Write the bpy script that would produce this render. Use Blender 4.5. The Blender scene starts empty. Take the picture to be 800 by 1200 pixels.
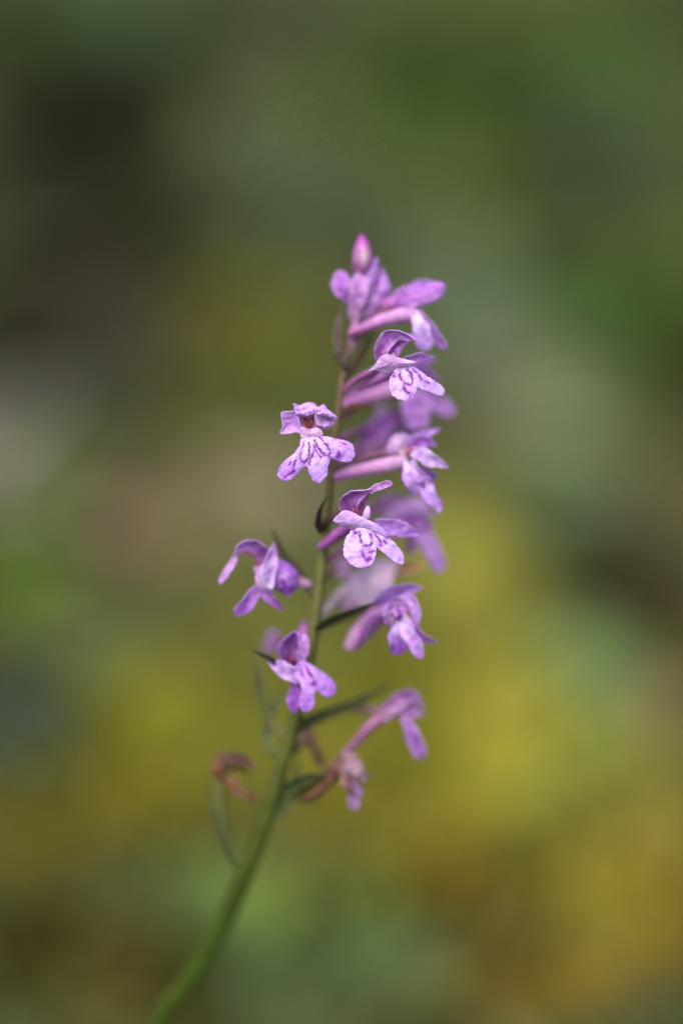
import bpy, math, random
import numpy as np
from mathutils import Vector, noise

random.seed(11)
rng = np.random.default_rng(11)
SC = bpy.context.scene
COL = SC.collection

# ------------------------------------------------------------------ camera
D = 0.300                       # focus distance (m)
PITCH = math.radians(15.0)
CAM = Vector((0.0, -0.29, 0.230))
FWD = Vector((0, math.cos(PITCH), -math.sin(PITCH)))
UPV = Vector((0, math.sin(PITCH), math.cos(PITCH)))
RGT = Vector((1, 0, 0))
K = 0.00012                     # metres per photo pixel at the focus distance (photo 800 x 1200)
cd = bpy.data.cameras.new('camera')
cd.sensor_fit = 'VERTICAL'; cd.sensor_height = 36; cd.sensor_width = 24
cd.lens = 75
cd.clip_start = 0.01; cd.clip_end = 500
cd.dof.use_dof = True; cd.dof.focus_distance = D; cd.dof.aperture_fstop = 75 / 28.5
cam = bpy.data.objects.new('camera', cd); COL.objects.link(cam)
cam.location = CAM; cam.rotation_euler = (math.pi / 2 - PITCH, 0, 0)
SC.camera = cam

# ------------------------------------------------------------------ sky, sun, exposure
SUN_EL, SUN_AZ = math.radians(56), math.radians(-158)   # azimuth from +Y towards +X
w = bpy.data.worlds.new('World'); SC.world = w; w.use_nodes = True
nt = w.node_tree
sky = nt.nodes.new('ShaderNodeTexSky'); sky.sky_type = 'NISHITA'; sky.sun_disc = False
sky.sun_elevation = SUN_EL; sky.sun_rotation = SUN_AZ
bg = nt.nodes['Background']; bg.inputs['Strength'].default_value = 0.09
nt.links.new(sky.outputs[0], bg.inputs[0])
sd = bpy.data.lights.new('sun', 'SUN'); sd.energy = 1.5; sd.angle = math.radians(45); sd.color = (1, .93, .80)
sun = bpy.data.objects.new('sun', sd); COL.objects.link(sun)
sdir = Vector((math.sin(SUN_AZ) * math.cos(SUN_EL), math.cos(SUN_AZ) * math.cos(SUN_EL), math.sin(SUN_EL)))
sun.rotation_euler = sdir.to_track_quat('Z', 'Y').to_euler(); sun.location = (0, 0, 3)
SC.view_settings.view_transform = 'Standard'; SC.view_settings.look = 'None'
SC.view_settings.gamma = 1; SC.view_settings.use_curve_mapping = False
SC.view_settings.exposure = 2.05
SC.cycles.use_denoising = True
SC.cycles.max_bounces = 8

# ------------------------------------------------------------------ pixel -> place
SHIFT = [0.0]                   # how far (mm) the flower being built sits behind the front row
def P(px, py, dz=0.0):
    """photo pixel at a depth dz (mm) behind the focus distance"""
    d = D + (dz + SHIFT[0]) * 0.001
    k = K * d / D
    return CAM + FWD * d + RGT * ((px - 400) * k) + UPV * ((600 - py) * k)

def sstep(a, b, x):
    t = np.clip((np.asarray(x, float) - a) / (b - a), 0, 1)
    return t * t * (3 - 2 * t)

def height(x, y):
    """mossy forest floor: a low mound behind the orchid, then a bank that climbs away"""
    x = np.asarray(x, float); y = np.asarray(y, float)
    z = 0.045 * np.exp(-(((x - 0.02 + 0.10 * (y - .4)) / 0.20) ** 2 + ((y - 0.46) / 0.20) ** 2))
    z = z + 0.012 * np.sin(x * 9 + 1.3) * np.sin(y * 7 + .4) * sstep(0.15, .6, y)
    z = z + 0.006 * np.sin(x * 31 + 2 * np.sin(y * 17)) * np.cos(y * 27 + x * 8)
    bank = np.where(y > 0.62, (y - 0.62), 0.0)
    b = 0.75 * np.minimum(bank, 2.6) ** 1.08
    z = z + b * (1 + 0.10 * np.sin(x * 2.3 + .7)) + sstep(3.2, 20, y) * 1.5
    z = z + sstep(.62, 2, y) * (0.05 * np.sin(x * 5.1 + y * 3) + 0.04 * np.sin(x * 11 - y * 9))
    return z

def ground_at(px, py):
    d = FWD + RGT * ((px - 400) * K / D) + UPV * ((600 - py) * K / D)
    t = 0.30
    for _ in range(4000):
        p = CAM + d * t
        if p.z <= float(height(p.x, p.y)):
            return p, t
        t += 0.002
    return p, t

# ------------------------------------------------------------------ scene graph helpers
def link(name, data=None, parent=None, loc=None, origin=None):
    o = bpy.data.objects.new(name, data); COL.objects.link(o)
    if parent is not None:
        o.parent = parent
    return o

WORLD = {}      # object name -> world origin
def place(o, origin, parent=None):
    WORLD[o.name] = Vector(origin)
    if parent is not None:
        o.parent = parent
        o.location = Vector(origin) - WORLD[parent.name]
    else:
        o.location = Vector(origin)

def tag(o, label=None, cat=None, group=None, kind=None):
    if label: o['label'] = label
    if cat: o['category'] = cat
    if group: o['group'] = group
    if kind: o['kind'] = kind
    return o

def empty(name, origin, parent=None):
    o = bpy.data.objects.new(name, None); COL.objects.link(o)
    o.empty_display_size = 0.01
    place(o, origin, parent)
    return o

def mesh_obj(name, verts, faces, mat, origin, parent=None, cols=None, smooth=True, thick=0):
    origin = Vector(origin)
    me = bpy.data.meshes.new(name)
    v = np.asarray(verts, float) - np.array(origin)
    me.from_pydata([tuple(p) for p in v], [], faces)
    me.validate(clean_customdata=False)
    if smooth:
        me.polygons.foreach_set('use_smooth', [True] * len(me.polygons))
    if cols is not None:
        a = me.color_attributes.new('Col', 'FLOAT_COLOR', 'POINT')
        c = np.ones((len(v), 4)); c[:, :3] = np.asarray(cols)[:, :3]
        a.data.foreach_set('color', c.ravel())
    me.materials.append(mat)
    me.update()
    o = bpy.data.objects.new(name, me); COL.objects.link(o)
    place(o, origin, parent)
    if thick:
        m = o.modifiers.new('thickness', 'SOLIDIFY'); m.thickness = thick; m.offset = 0
        m.use_even_offset = False
    return o

# ------------------------------------------------------------------ materials
def new_mat(name):
    m = bpy.data.materials.new(name); m.use_nodes = True
    nt = m.node_tree; nt.nodes.clear()
    return m, nt, nt.nodes, nt.links

def plant_mat(name, rough=.5, transl=.3, grain=3500, bump=.25, mottle=.25, sheen=0.0, scale2=500, spec=.35, gain=(1, 1, 1)):
    """colour from the mesh's own colours, broken up by two noises; light passes partly through"""
    m, nt, N, L = new_mat(name)
    out = N.new('ShaderNodeOutputMaterial')
    at = N.new('ShaderNodeAttribute'); at.attribute_name = 'Col'
    tc = N.new('ShaderNodeTexCoord')
    n1 = N.new('ShaderNodeTexNoise'); n1.inputs['Scale'].default_value = scale2; n1.inputs['Detail'].default_value = 5
    n2 = N.new('ShaderNodeTexVoronoi'); n2.inputs['Scale'].default_value = grain
    L.new(tc.outputs['Object'], n1.inputs['Vector']); L.new(tc.outputs['Object'], n2.inputs['Vector'])
    mr = N.new('ShaderNodeMapRange'); mr.inputs[1].default_value = .25; mr.inputs[2].default_value = .75
    mr.inputs[3].default_value = 1 - mottle; mr.inputs[4].default_value = 1 + mottle
    L.new(n1.outputs['Fac'], mr.inputs[0])
    mr2 = N.new('ShaderNodeMapRange'); mr2.inputs[2].default_value = .6
    mr2.inputs[3].default_value = 1.0 + mottle * .35; mr2.inputs[4].default_value = 1 - mottle * .35
    L.new(n2.outputs['Distance'], mr2.inputs[0])
    mu = N.new('ShaderNodeMath'); mu.operation = 'MULTIPLY'
    L.new(mr.outputs[0], mu.inputs[0]); L.new(mr2.outputs[0], mu.inputs[1])
    vm = N.new('ShaderNodeVectorMath'); vm.operation = 'SCALE'
    gn = N.new('ShaderNodeVectorMath'); gn.operation = 'MULTIPLY'; gn.inputs[1].default_value = gain
    L.new(at.outputs['Color'], gn.inputs[0]); L.new(gn.outputs[0], vm.inputs[0]); L.new(mu.outputs[0], vm.inputs['Scale'])
    bs = N.new('ShaderNodeBsdfPrincipled')
    bs.inputs['Roughness'].default_value = rough
    bs.inputs['Specular IOR Level'].default_value = spec
    if sheen: bs.inputs['Sheen Weight'].default_value = sheen
    L.new(vm.outputs[0], bs.inputs['Base Color'])
    bp = N.new('ShaderNodeBump'); bp.inputs['Strength'].default_value = bump; bp.inputs['Distance'].default_value = .00008
    L.new(n2.outputs['Distance'], bp.inputs['Height']); L.new(bp.outputs[0], bs.inputs['Normal'])
    tr = N.new('ShaderNodeBsdfTranslucent'); L.new(vm.outputs[0], tr.inputs['Color'])
    mx = N.new('ShaderNodeMixShader'); mx.inputs[0].default_value = transl
    L.new(bs.outputs[0], mx.inputs[1]); L.new(tr.outputs[0], mx.inputs[2]); L.new(mx.outputs[0], out.inputs['Surface'])
    return m

M_PETAL = plant_mat('petal', rough=.45, transl=.38, grain=3200, bump=.3, mottle=.2, scale2=900, spec=.25, gain=(.93, .86, .87))
M_STEM = plant_mat('stem_skin', spec=.15, rough=.6, transl=.06, grain=1500, bump=.3, mottle=.25, scale2=260, gain=(.5, .5, .5))
M_BRACT = plant_mat('bract_leaf', spec=.15, rough=.6, transl=.3, grain=1800, bump=.3, mottle=.22, scale2=300, gain=(.6, .58, .55))
M_WITHER = plant_mat('withered_petal', rough=.8, transl=.2, grain=1600, bump=.8, mottle=.4, scale2=600, gain=(.72, .66, .62))
M_LEAF = plant_mat('herb_leaf', spec=.1, rough=.6, transl=.3, grain=900, bump=.5, mottle=.25, scale2=120, gain=(.9, .85, .8))
M_MOSS = plant_mat('moss_shoots', rough=.7, transl=.42, grain=700, bump=.3, mottle=.3, scale2=40, spec=.04)
M_DEAD = plant_mat('dead_leaf', spec=.1, rough=.85, transl=.15, grain=800, bump=.6, mottle=.4, scale2=120)
M_WOOD = plant_mat('dead_wood', rough=.9, transl=.0, grain=500, bump=1.0, mottle=.4, scale2=180)
M_GROUND = plant_mat('forest_floor', rough=.95, transl=0, grain=250, bump=1.0, mottle=.45, scale2=60, spec=.03)

# ------------------------------------------------------------------ terrain
# ground cover and painted shade: what grows, lies or darkens where.  (pixel x, y, half width, half height, linear colour, weight)
def lin(c, g):
    return tuple(k * ((v / 255 + .055) / 1.055) ** 2.4 for v, k in zip(c, g))
CG = (.95, 1.05, 1.05)
COVER_SHADE = [(x, y, sx, sy, lin(c, CG), wt) for (x, y, sx, sy, c, wt) in [
    # the yellow moss mound
    (540, 690, 60, 70, (172, 157, 63), 1.5), (600, 830, 90, 80, (161, 146, 56), 1.6), (470, 850, 90, 90, (150, 142, 48), 1.5), (690, 930, 90, 60, (172, 172, 78), 1.4),
    (280, 770, 70, 60, (148, 140, 62), 1.4), (200, 860, 80, 70, (160, 149, 43), 1.4), (330, 900, 80, 70, (138, 130, 45), 1.3), (560, 950, 100, 60, (149, 136, 40), 1.4),
    (760, 980, 80, 70, (145, 124, 54), 1.3), (520, 1040, 80, 50, (140, 111, 30), 1.4), (690, 1060, 90, 60, (139, 123, 38), 1.3), (770, 1120, 70, 60, (136, 112, 35), 1.3),
    (120, 950, 90, 60, (135, 119, 35), 1.4), (50, 1020, 80, 60, (113, 97, 26), 1.4), (190, 1010, 70, 50, (109, 93, 26), 1.3), (600, 1180, 120, 40, (122, 94, 26), 1.5),
    (400, 980, 70, 60, (138, 115, 32), 1.2),
    # brown, darker moss towards the foot
    (40, 1120, 90, 60, (64, 51, 13), 1.6), (130, 1150, 80, 50, (112, 96, 39), 1.4), (190, 1190, 60, 40, (70, 62, 19), 1.5), (240, 1080, 45, 32, (104, 118, 62), 1.2), (320, 1090, 46, 40, (142, 154, 67), 1.1),
    (460, 1150, 62, 38, (104, 124, 78), 1.5), (300, 1180, 70, 40, (93, 110, 68), 1.2), (425, 1060, 40, 36, (128, 138, 46), 1.2),
    # left edge: herbs, red litter, shade-green moss
    (20, 850, 50, 60, (75, 79, 65), 1.5), (40, 690, 50, 50, (144, 165, 60), 1.4), (40, 770, 60, 30, (83, 75, 28), 1.2), (130, 670, 55, 45, (74, 56, 56), 1.6), (170, 620, 50, 40, (90, 62, 57), 1.3),
    (100, 760, 60, 40, (131, 139, 81), 1.1), (250, 690, 60, 50, (146, 138, 88), 1.3), (280, 610, 70, 36, (152, 134, 98), 1.4), (30, 590, 60, 40, (142, 122, 107), 1.2), (100, 560, 50, 40, (96, 85, 69), 1.1),
    # the bank, left: shade of the dark gap painted into the ground, bare brown soil
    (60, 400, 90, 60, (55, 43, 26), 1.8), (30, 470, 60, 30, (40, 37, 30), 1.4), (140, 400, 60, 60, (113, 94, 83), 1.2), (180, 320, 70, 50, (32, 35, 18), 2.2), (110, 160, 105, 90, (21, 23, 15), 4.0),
    (130, 240, 80, 40, (36, 28, 14), 1.8), (200, 230, 40, 40, (46, 32, 14), 1.3), (20, 270, 40, 50, (40, 52, 40), 1.2), (20, 40, 40, 60, (28, 51, 12), 1.5), (130, 20, 50, 30, (90, 118, 85), 1.4),
    (210, 40, 40, 40, (29, 43, 18), 1.3), (120, 470, 60, 40, (89, 98, 73), 1.2), (200, 440, 60, 60, (109, 95, 47), 1.2), (200, 540, 50, 40, (119, 111, 56), 1.1),
    # the bank, middle and right: green moss and herbs with grey and brown gaps
    (295, 125, 60, 60, (127, 133, 88), 1.7), (310, 40, 60, 40, (49, 50, 29), 1.3), (290, 210, 50, 40, (66, 56, 39), 1.3), (345, 275, 60, 45, (141, 152, 114), 1.5), (310, 400, 80, 60, (126, 113, 51), 1.5),
    (320, 500, 70, 50, (97, 102, 39), 1.3), (440, 60, 80, 50, (43, 58, 34), 1.3), (500, 150, 90, 60, (100, 126, 52), 1.4), (620, 60, 90, 60, (60, 79, 30), 1.4), (580, 180, 60, 60, (118, 124, 45), 1.4),
    (620, 110, 40, 40, (49, 51, 17), 1.2), (720, 80, 60, 50, (98, 122, 62), 1.3), (795, 20, 50, 50, (27, 30, 18), 1.6), (690, 195, 50, 50, (113, 104, 93), 1.4), (770, 200, 50, 50, (86, 106, 53), 1.2),
    (480, 260, 70, 50, (90, 85, 57), 1.2), (640, 300, 70, 40, (57, 52, 25), 1.4), (720, 400, 70, 70, (119, 154, 62), 1.6), (790, 400, 40, 60, (123, 128, 48), 1.2), (545, 370, 50, 60, (138, 147, 110), 1.4),
    (600, 480, 60, 50, (130, 114, 92), 1.4), (660, 540, 60, 50, (144, 159, 118), 1.4), (730, 500, 50, 50, (79, 68, 27), 1.2), (780, 560, 50, 50, (109, 87, 51), 1.3), (560, 600, 30, 40, (147, 126, 51), 1.2),
    # right of the mound: dark brown floor, teal herbs, rusty litter
    (660, 620, 50, 36, (113, 134, 89), 1.2), (735, 680, 70, 50, (54, 40, 22), 2.0), (660, 690, 36, 40, (72, 59, 32), 1.2), (790, 640, 40, 60, (126, 116, 75), 1.1), (690, 810, 44, 40, (139, 172, 119), 1.5), (770, 790, 40, 50, (90, 73, 38), 1.2),
    (775, 865, 40, 36, (99, 73, 32), 1.3)]]
CV = []
for (px, py, sx, sy, c, wt) in COVER_SHADE:
    p, t = ground_at(px, py)
    q, _ = ground_at(px, py - sy); r, _ = ground_at(px, py + sy)
    CV.append((p.x, p.y, sx * K * t / D, max(.02, abs(q.y - r.y) / 2), np.array(c), wt))
BASEC = np.array((.115, .125, .048))
VGRID = rng.uniform(-1, 1, (3, 256, 256))
def vnoise(x, y, cell, layer):
    u, v = np.asarray(x) / cell + 128.3, np.asarray(y) / cell + 128.7
    i, j = np.floor(u).astype(int), np.floor(v).astype(int); fu, fv = u - i, v - j
    fu, fv = fu * fu * (3 - 2 * fu), fv * fv * (3 - 2 * fv); G = VGRID[layer]
    g = lambda a_, b_: G[a_ % 256, b_ % 256]
    return (g(i, j) * (1 - fu) + g(i + 1, j) * fu) * (1 - fv) + (g(i, j + 1) * (1 - fu) + g(i + 1, j + 1) * fu) * fv
def cover_shade_colour(x, y):
    x = np.asarray(x, float); y = np.asarray(y, float)
    acc = np.zeros(x.shape + (3,)) + BASEC * .22; ws = np.zeros(x.shape) + .22
    xx = x + .004 * np.sin(y * 60 + 3 * np.sin(x * 41)); yy = y + .005 * np.sin(x * 53 + 2 * np.sin(y * 37))
    for (cx, cy, sx, sy, c, wt) in CV:
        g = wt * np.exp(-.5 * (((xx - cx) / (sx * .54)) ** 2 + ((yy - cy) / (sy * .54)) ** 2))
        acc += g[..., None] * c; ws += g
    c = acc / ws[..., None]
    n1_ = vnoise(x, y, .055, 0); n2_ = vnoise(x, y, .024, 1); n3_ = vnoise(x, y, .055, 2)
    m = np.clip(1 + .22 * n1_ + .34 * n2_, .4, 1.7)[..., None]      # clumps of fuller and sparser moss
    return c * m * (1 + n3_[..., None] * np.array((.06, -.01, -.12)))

xs = np.concatenate([-np.geomspace(60, .9, 22), np.linspace(-.85, .85, 120), np.geomspace(.9, 60, 22)])
ys = np.concatenate([-np.geomspace(60, .75, 18), np.linspace(-.7, 1.6, 170), np.geomspace(1.63, 90, 36)])
GX, GY = np.meshgrid(xs, ys)
GZ = height(GX, GY)
nx, ny = len(xs), len(ys)
gv = np.stack([GX.ravel(), GY.ravel(), GZ.ravel()], 1)
gf = [(j * nx + i, j * nx + i + 1, (j + 1) * nx + i + 1, (j + 1) * nx + i) for j in range(ny - 1) for i in range(nx - 1)]
ground = mesh_obj('ground', gv, gf, M_GROUND, (0, 0, 0), cols=cover_shade_colour(gv[:, 0], gv[:, 1]))
tag(ground, kind='structure', label='soft forest floor rising to a mossy bank behind the orchid')

# moss: tens of thousands of short shoots, each a bent two-face blade
def moss(n, x0, x1, y0, y1, lo, hi):
    x = rng.uniform(x0, x1, n); y = rng.uniform(y0, y1, n); z = height(x, y) - .001
    c = cover_shade_colour(x, y) * rng.uniform(.65, 1.4, (n, 1)) * rng.uniform(.9, 1.1, (n, 3))
    h = rng.uniform(lo, hi, n); a = rng.uniform(0, 2 * np.pi, n); ln = rng.uniform(.1, .9, n) * h
    b = rng.uniform(0, 2 * np.pi, n); wd = h * rng.uniform(.12, .24, n)
    dx, dy = np.cos(a), np.sin(a); sx, sy = np.cos(b) * wd, np.sin(b) * wd
    base = np.stack([x, y, z], 1)
    mid = base + np.stack([dx * ln * .35, dy * ln * .35, h * .6], 1)
    tip = base + np.stack([dx * ln, dy * ln, h], 1)
    s = np.stack([sx, sy, np.zeros(n)], 1)
    V = np.stack([base, mid - s, mid + s, tip], 1).reshape(-1, 3)
    i = np.arange(n) * 4
    F = np.stack([np.stack([i, i + 2, i + 1], 1), np.stack([i + 1, i + 2, i + 3], 1)], 1).reshape(-1, 3)
    return V, F, np.repeat(c, 4, 0)
parts = [moss(90000, -.42, .42, .10, .75, .006, .013), moss(70000, -.75, .75, .6, 1.5, .009, .020),
         moss(60000, -.6, .6, -.5, .10, .006, .012),
         moss(45000, -1.3, -.42, -.2, .75, .008, .016), moss(45000, .42, 1.3, -.2, .75, .008, .016),
         moss(35000, -1.7, -.75, .7, 2.2, .012, .026), moss(35000, .75, 1.7, .7, 2.2, .012, .026), moss(25000, -.75, .75, 1.5, 2.4, .012, .026)]
V = []; F = []; C = []; off = 0
for v, f, c in parts:
    V.append(v); F.append(f + off); C.append(c); off += len(v)
V = np.concatenate(V); F = np.concatenate(F); C = np.concatenate(C)
me = bpy.data.meshes.new('moss')
me.vertices.add(len(V)); me.vertices.foreach_set('co', V.ravel())
me.loops.add(len(F) * 3); me.loops.foreach_set('vertex_index', F.ravel())
me.polygons.add(len(F)); me.polygons.foreach_set('loop_start', np.arange(len(F)) * 3)
me.update(calc_edges=True)
a = me.color_attributes.new('Col', 'FLOAT_COLOR', 'POINT')
a.data.foreach_set('color', np.concatenate([C, np.ones((len(C), 1))], 1).ravel())
me.materials.append(M_MOSS)
mo = bpy.data.objects.new('moss', me); COL.objects.link(mo)
tag(mo, 'blurred yellow green moss carpet covering the forest floor', 'moss', kind='stuff')

# ------------------------------------------------------------------ shape builders
def spline(pts, n):
    """Catmull-Rom through rows of any dimension"""
    p = np.asarray(pts, float)
    if len(p) == 2:
        t = np.linspace(0, 1, n)[:, None]
        return p[0] * (1 - t) + p[1] * t
    q = np.vstack([2 * p[0] - p[1], p, 2 * p[-1] - p[-2]])
    seg = np.linalg.norm(np.diff(p[:, :min(3, p.shape[1])], axis=0), axis=1); seg = np.maximum(seg, 1e-9)
    s = np.concatenate([[0], np.cumsum(seg)]); u = np.linspace(0, s[-1], n)
    out = []
    for ui in u:
        k = min(int(np.searchsorted(s, ui, side='right') - 1), len(p) - 2)
        t = (ui - s[k]) / (s[k + 1] - s[k])
        a, b, c, d = q[k], q[k + 1], q[k + 2], q[k + 3]
        out.append(.5 * ((2 * b) + (-a + c) * t + (2 * a - 5 * b + 4 * c - d) * t * t + (-a + 3 * b - 3 * c + d) * t ** 3))
    return np.array(out)

def nrm(v):
    return v / np.maximum(np.linalg.norm(v, axis=-1, keepdims=True), 1e-12)

def rotmin(T, s0):
    """carry the side vector along the tangents without twisting"""
    S = [nrm(s0 - T[0] * (s0 @ T[0]))]
    for i in range(1, len(T)):
        s = S[-1] - T[i] * (S[-1] @ T[i])
        S.append(nrm(s))
    return np.array(S)

PROF = {
    'leaf':  lambda u: (.30 + .70 * np.sin(np.pi * np.minimum(u * .95 + .05, 1) ** .85) ** .8) * (1 - u ** 5) ** .8,
    'lance': lambda u: np.maximum(.02, np.sin(np.pi * (u * .86 + .14)) ** .9) * (1 - .15 * u),
    'lobe':  lambda u: (.35 + .65 * sstep(0, .6, u)) * np.sqrt(np.maximum(0, 1 - u ** 7)),
    'strap': lambda u: (.75 + .25 * np.sin(np.pi * u)) * np.sqrt(np.maximum(0, 1 - u ** 10)),
    'tail':  lambda u: (1 - u) ** .8 * .85 + .15 * (1 - u ** 8),
}
def px3(pts):
    return np.array([P(*p) for p in pts])

def ribbon(pts, width, roll=0., roll1=None, curl=.6, prof='leaf', col=(.5, .2, .6), base=None, edge=None,
           nu=26, nv=13, wave=.09, vein=.2, world=False, unit=K, seed=None, rag=.16, crumple=1.0, blotch=.45):
    """a petal, sepal or leaf: spline midline, width profile, arched cross-section"""
    c = spline(pts if world else px3(pts), nu)
    T = nrm(np.gradient(c, axis=0))
    vd = np.array(FWD) if not world else np.array((0, 0, -1.))
    s0 = np.cross(T[0], vd)
    if np.linalg.norm(s0) < .15: s0 = np.array(RGT)
    S = rotmin(T, s0); Nn = np.cross(T, S)          # Nn: away from the viewer when roll = 0
    r1 = roll if roll1 is None else roll1
    U = np.linspace(0, 1, nu); Vv = np.linspace(-1, 1, nv)
    W = PROF[prof](U) * width * unit
    sd_ = random.random() * 100 if seed is None else seed
    verts = []; cols = []
    col = np.array(col); base = col if base is None else np.array(base); edge = (col * 1.05 * .45 + np.array((.66, .45, .80)) * .55 * min(1.0, col.sum() / 1.2) if not world else col * 1.1) if edge is None else np.array(edge)
    for i, u in enumerate(U):
        a = math.radians(roll + (r1 - roll) * u)
        s = S[i] * math.cos(a) + Nn[i] * math.sin(a); n = np.cross(T[i], s)
        cu = curl * (1 if abs(curl) < 9 else 1)
        for v in Vv:
            wv = 1 + (wave * math.sin(u * 13 + sd_ + (2 if v > 0 else 0)) + rag * (noise.noise(Vector((u * 16, sd_, 3 * np.sign(v)))) + .6 * noise.noise(Vector((u * 37, sd_ + 9, 3 * np.sign(v)))))) * abs(v) ** 3
            if abs(cu) > 1e-3:
                r = W[i] / abs(cu); th = v * abs(cu) / 2
                q = s * r * math.sin(th) * wv + n * r * (1 - math.cos(th)) * np.sign(cu)
            else:
                q = s * W[i] / 2 * v * wv
            q = q + n * W[i] * wave * .8 * math.sin(u * 9 + sd_) * abs(v) ** 2
            pt = c[i] + q
            sc = 1 / max(width * unit, 1e-5)
            nz = noise.noise(Vector(pt) * sc * 2.2 + Vector((sd_, 0, 0))) ; nz2 = noise.noise(Vector(pt) * sc * 5 + Vector((0, sd_, 0)))
            pt = pt + n * W[i] * crumple * (.08 * nz + .04 * nz2)
            verts.append(pt)
            k = 1 - vein * (.5 + .5 * math.cos(v * 14 + .8 * nz)) ** 5
            bb = (1 - u) ** 2.2
            cc = (col * (1 - bb) + base * bb)
            e = abs(v) ** 3.2 * .75
            mt = .34 * nz + .24 * nz2
            if not world and blotch and col[2] > col[1] * 1.5:
                bl = blotch * float(sstep(.12, .38, noise.noise(Vector(pt) * 900 + Vector((sd_, sd_, 0))))) * min(1, u * 3)
                cc = cc * (1 - bl) + np.array((.26, .04, .42)) * bl
            cols.append((cc * (1 - e) + edge * e) * k * np.array((1 + mt * .8, 1 + mt * 1.3, 1 + mt * .5)))
    faces = [(i * nv + j, i * nv + j + 1, (i + 1) * nv + j + 1, (i + 1) * nv + j) for i in range(nu - 1) for j in range(nv - 1)]
    return np.array(verts), faces, np.array(cols)

def tube(pts, radii, col, col1=None, n=14, seg=10, rib=0., twist=0., world=False, unit=K):
    """stem, spur, ovary or bud: closed tube through points, radius interpolated, optional twisted ribs"""
    P3 = np.asarray(pts, float) if world else px3(pts)
    rr = np.asarray(radii, float)[:, None] * unit
    cr = spline(np.hstack([P3, rr]), n); c = cr[:, :3]; R = np.maximum(cr[:, 3], 1e-6)
    T = nrm(np.gradient(c, axis=0))
    s0 = np.cross(T[0], np.array(FWD))
    if np.linalg.norm(s0) < .1: s0 = np.array(RGT)
    S = rotmin(T, s0); Nn = np.cross(T, S)
    verts = []; cols = []; col = np.array(col); col1 = col if col1 is None else np.array(col1)
    for i in range(n):
        u = i / (n - 1)
        for j in range(seg):
            a = 2 * math.pi * j / seg
            r = R[i] * (1 + rib * math.cos(3 * a + twist * u))
            verts.append(c[i] + (S[i] * math.cos(a) + Nn[i] * math.sin(a)) * r)
            tz = noise.noise(Vector(verts[-1]) / (max(R.max(), 1e-4) * 1.3))
            cols.append((col * (1 - u) + col1 * u) * (1 + rib * .9 * math.cos(3 * a + twist * u)) * (1 + .3 * tz))
    verts.append(c[0]); cols.append(col); verts.append(c[-1]); cols.append(col1)
    faces = [(i * seg + j, i * seg + (j + 1) % seg, (i + 1) * seg + (j + 1) % seg, (i + 1) * seg + j) for i in range(n - 1) for j in range(seg)]
    k0, k1 = n * seg, n * seg + 1
    faces += [(k0, (j + 1) % seg, j) for j in range(seg)]
    faces += [(k1, (n - 1) * seg + j, (n - 1) * seg + (j + 1) % seg) for j in range(seg)]
    return np.array(verts), faces, np.array(cols)

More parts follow.
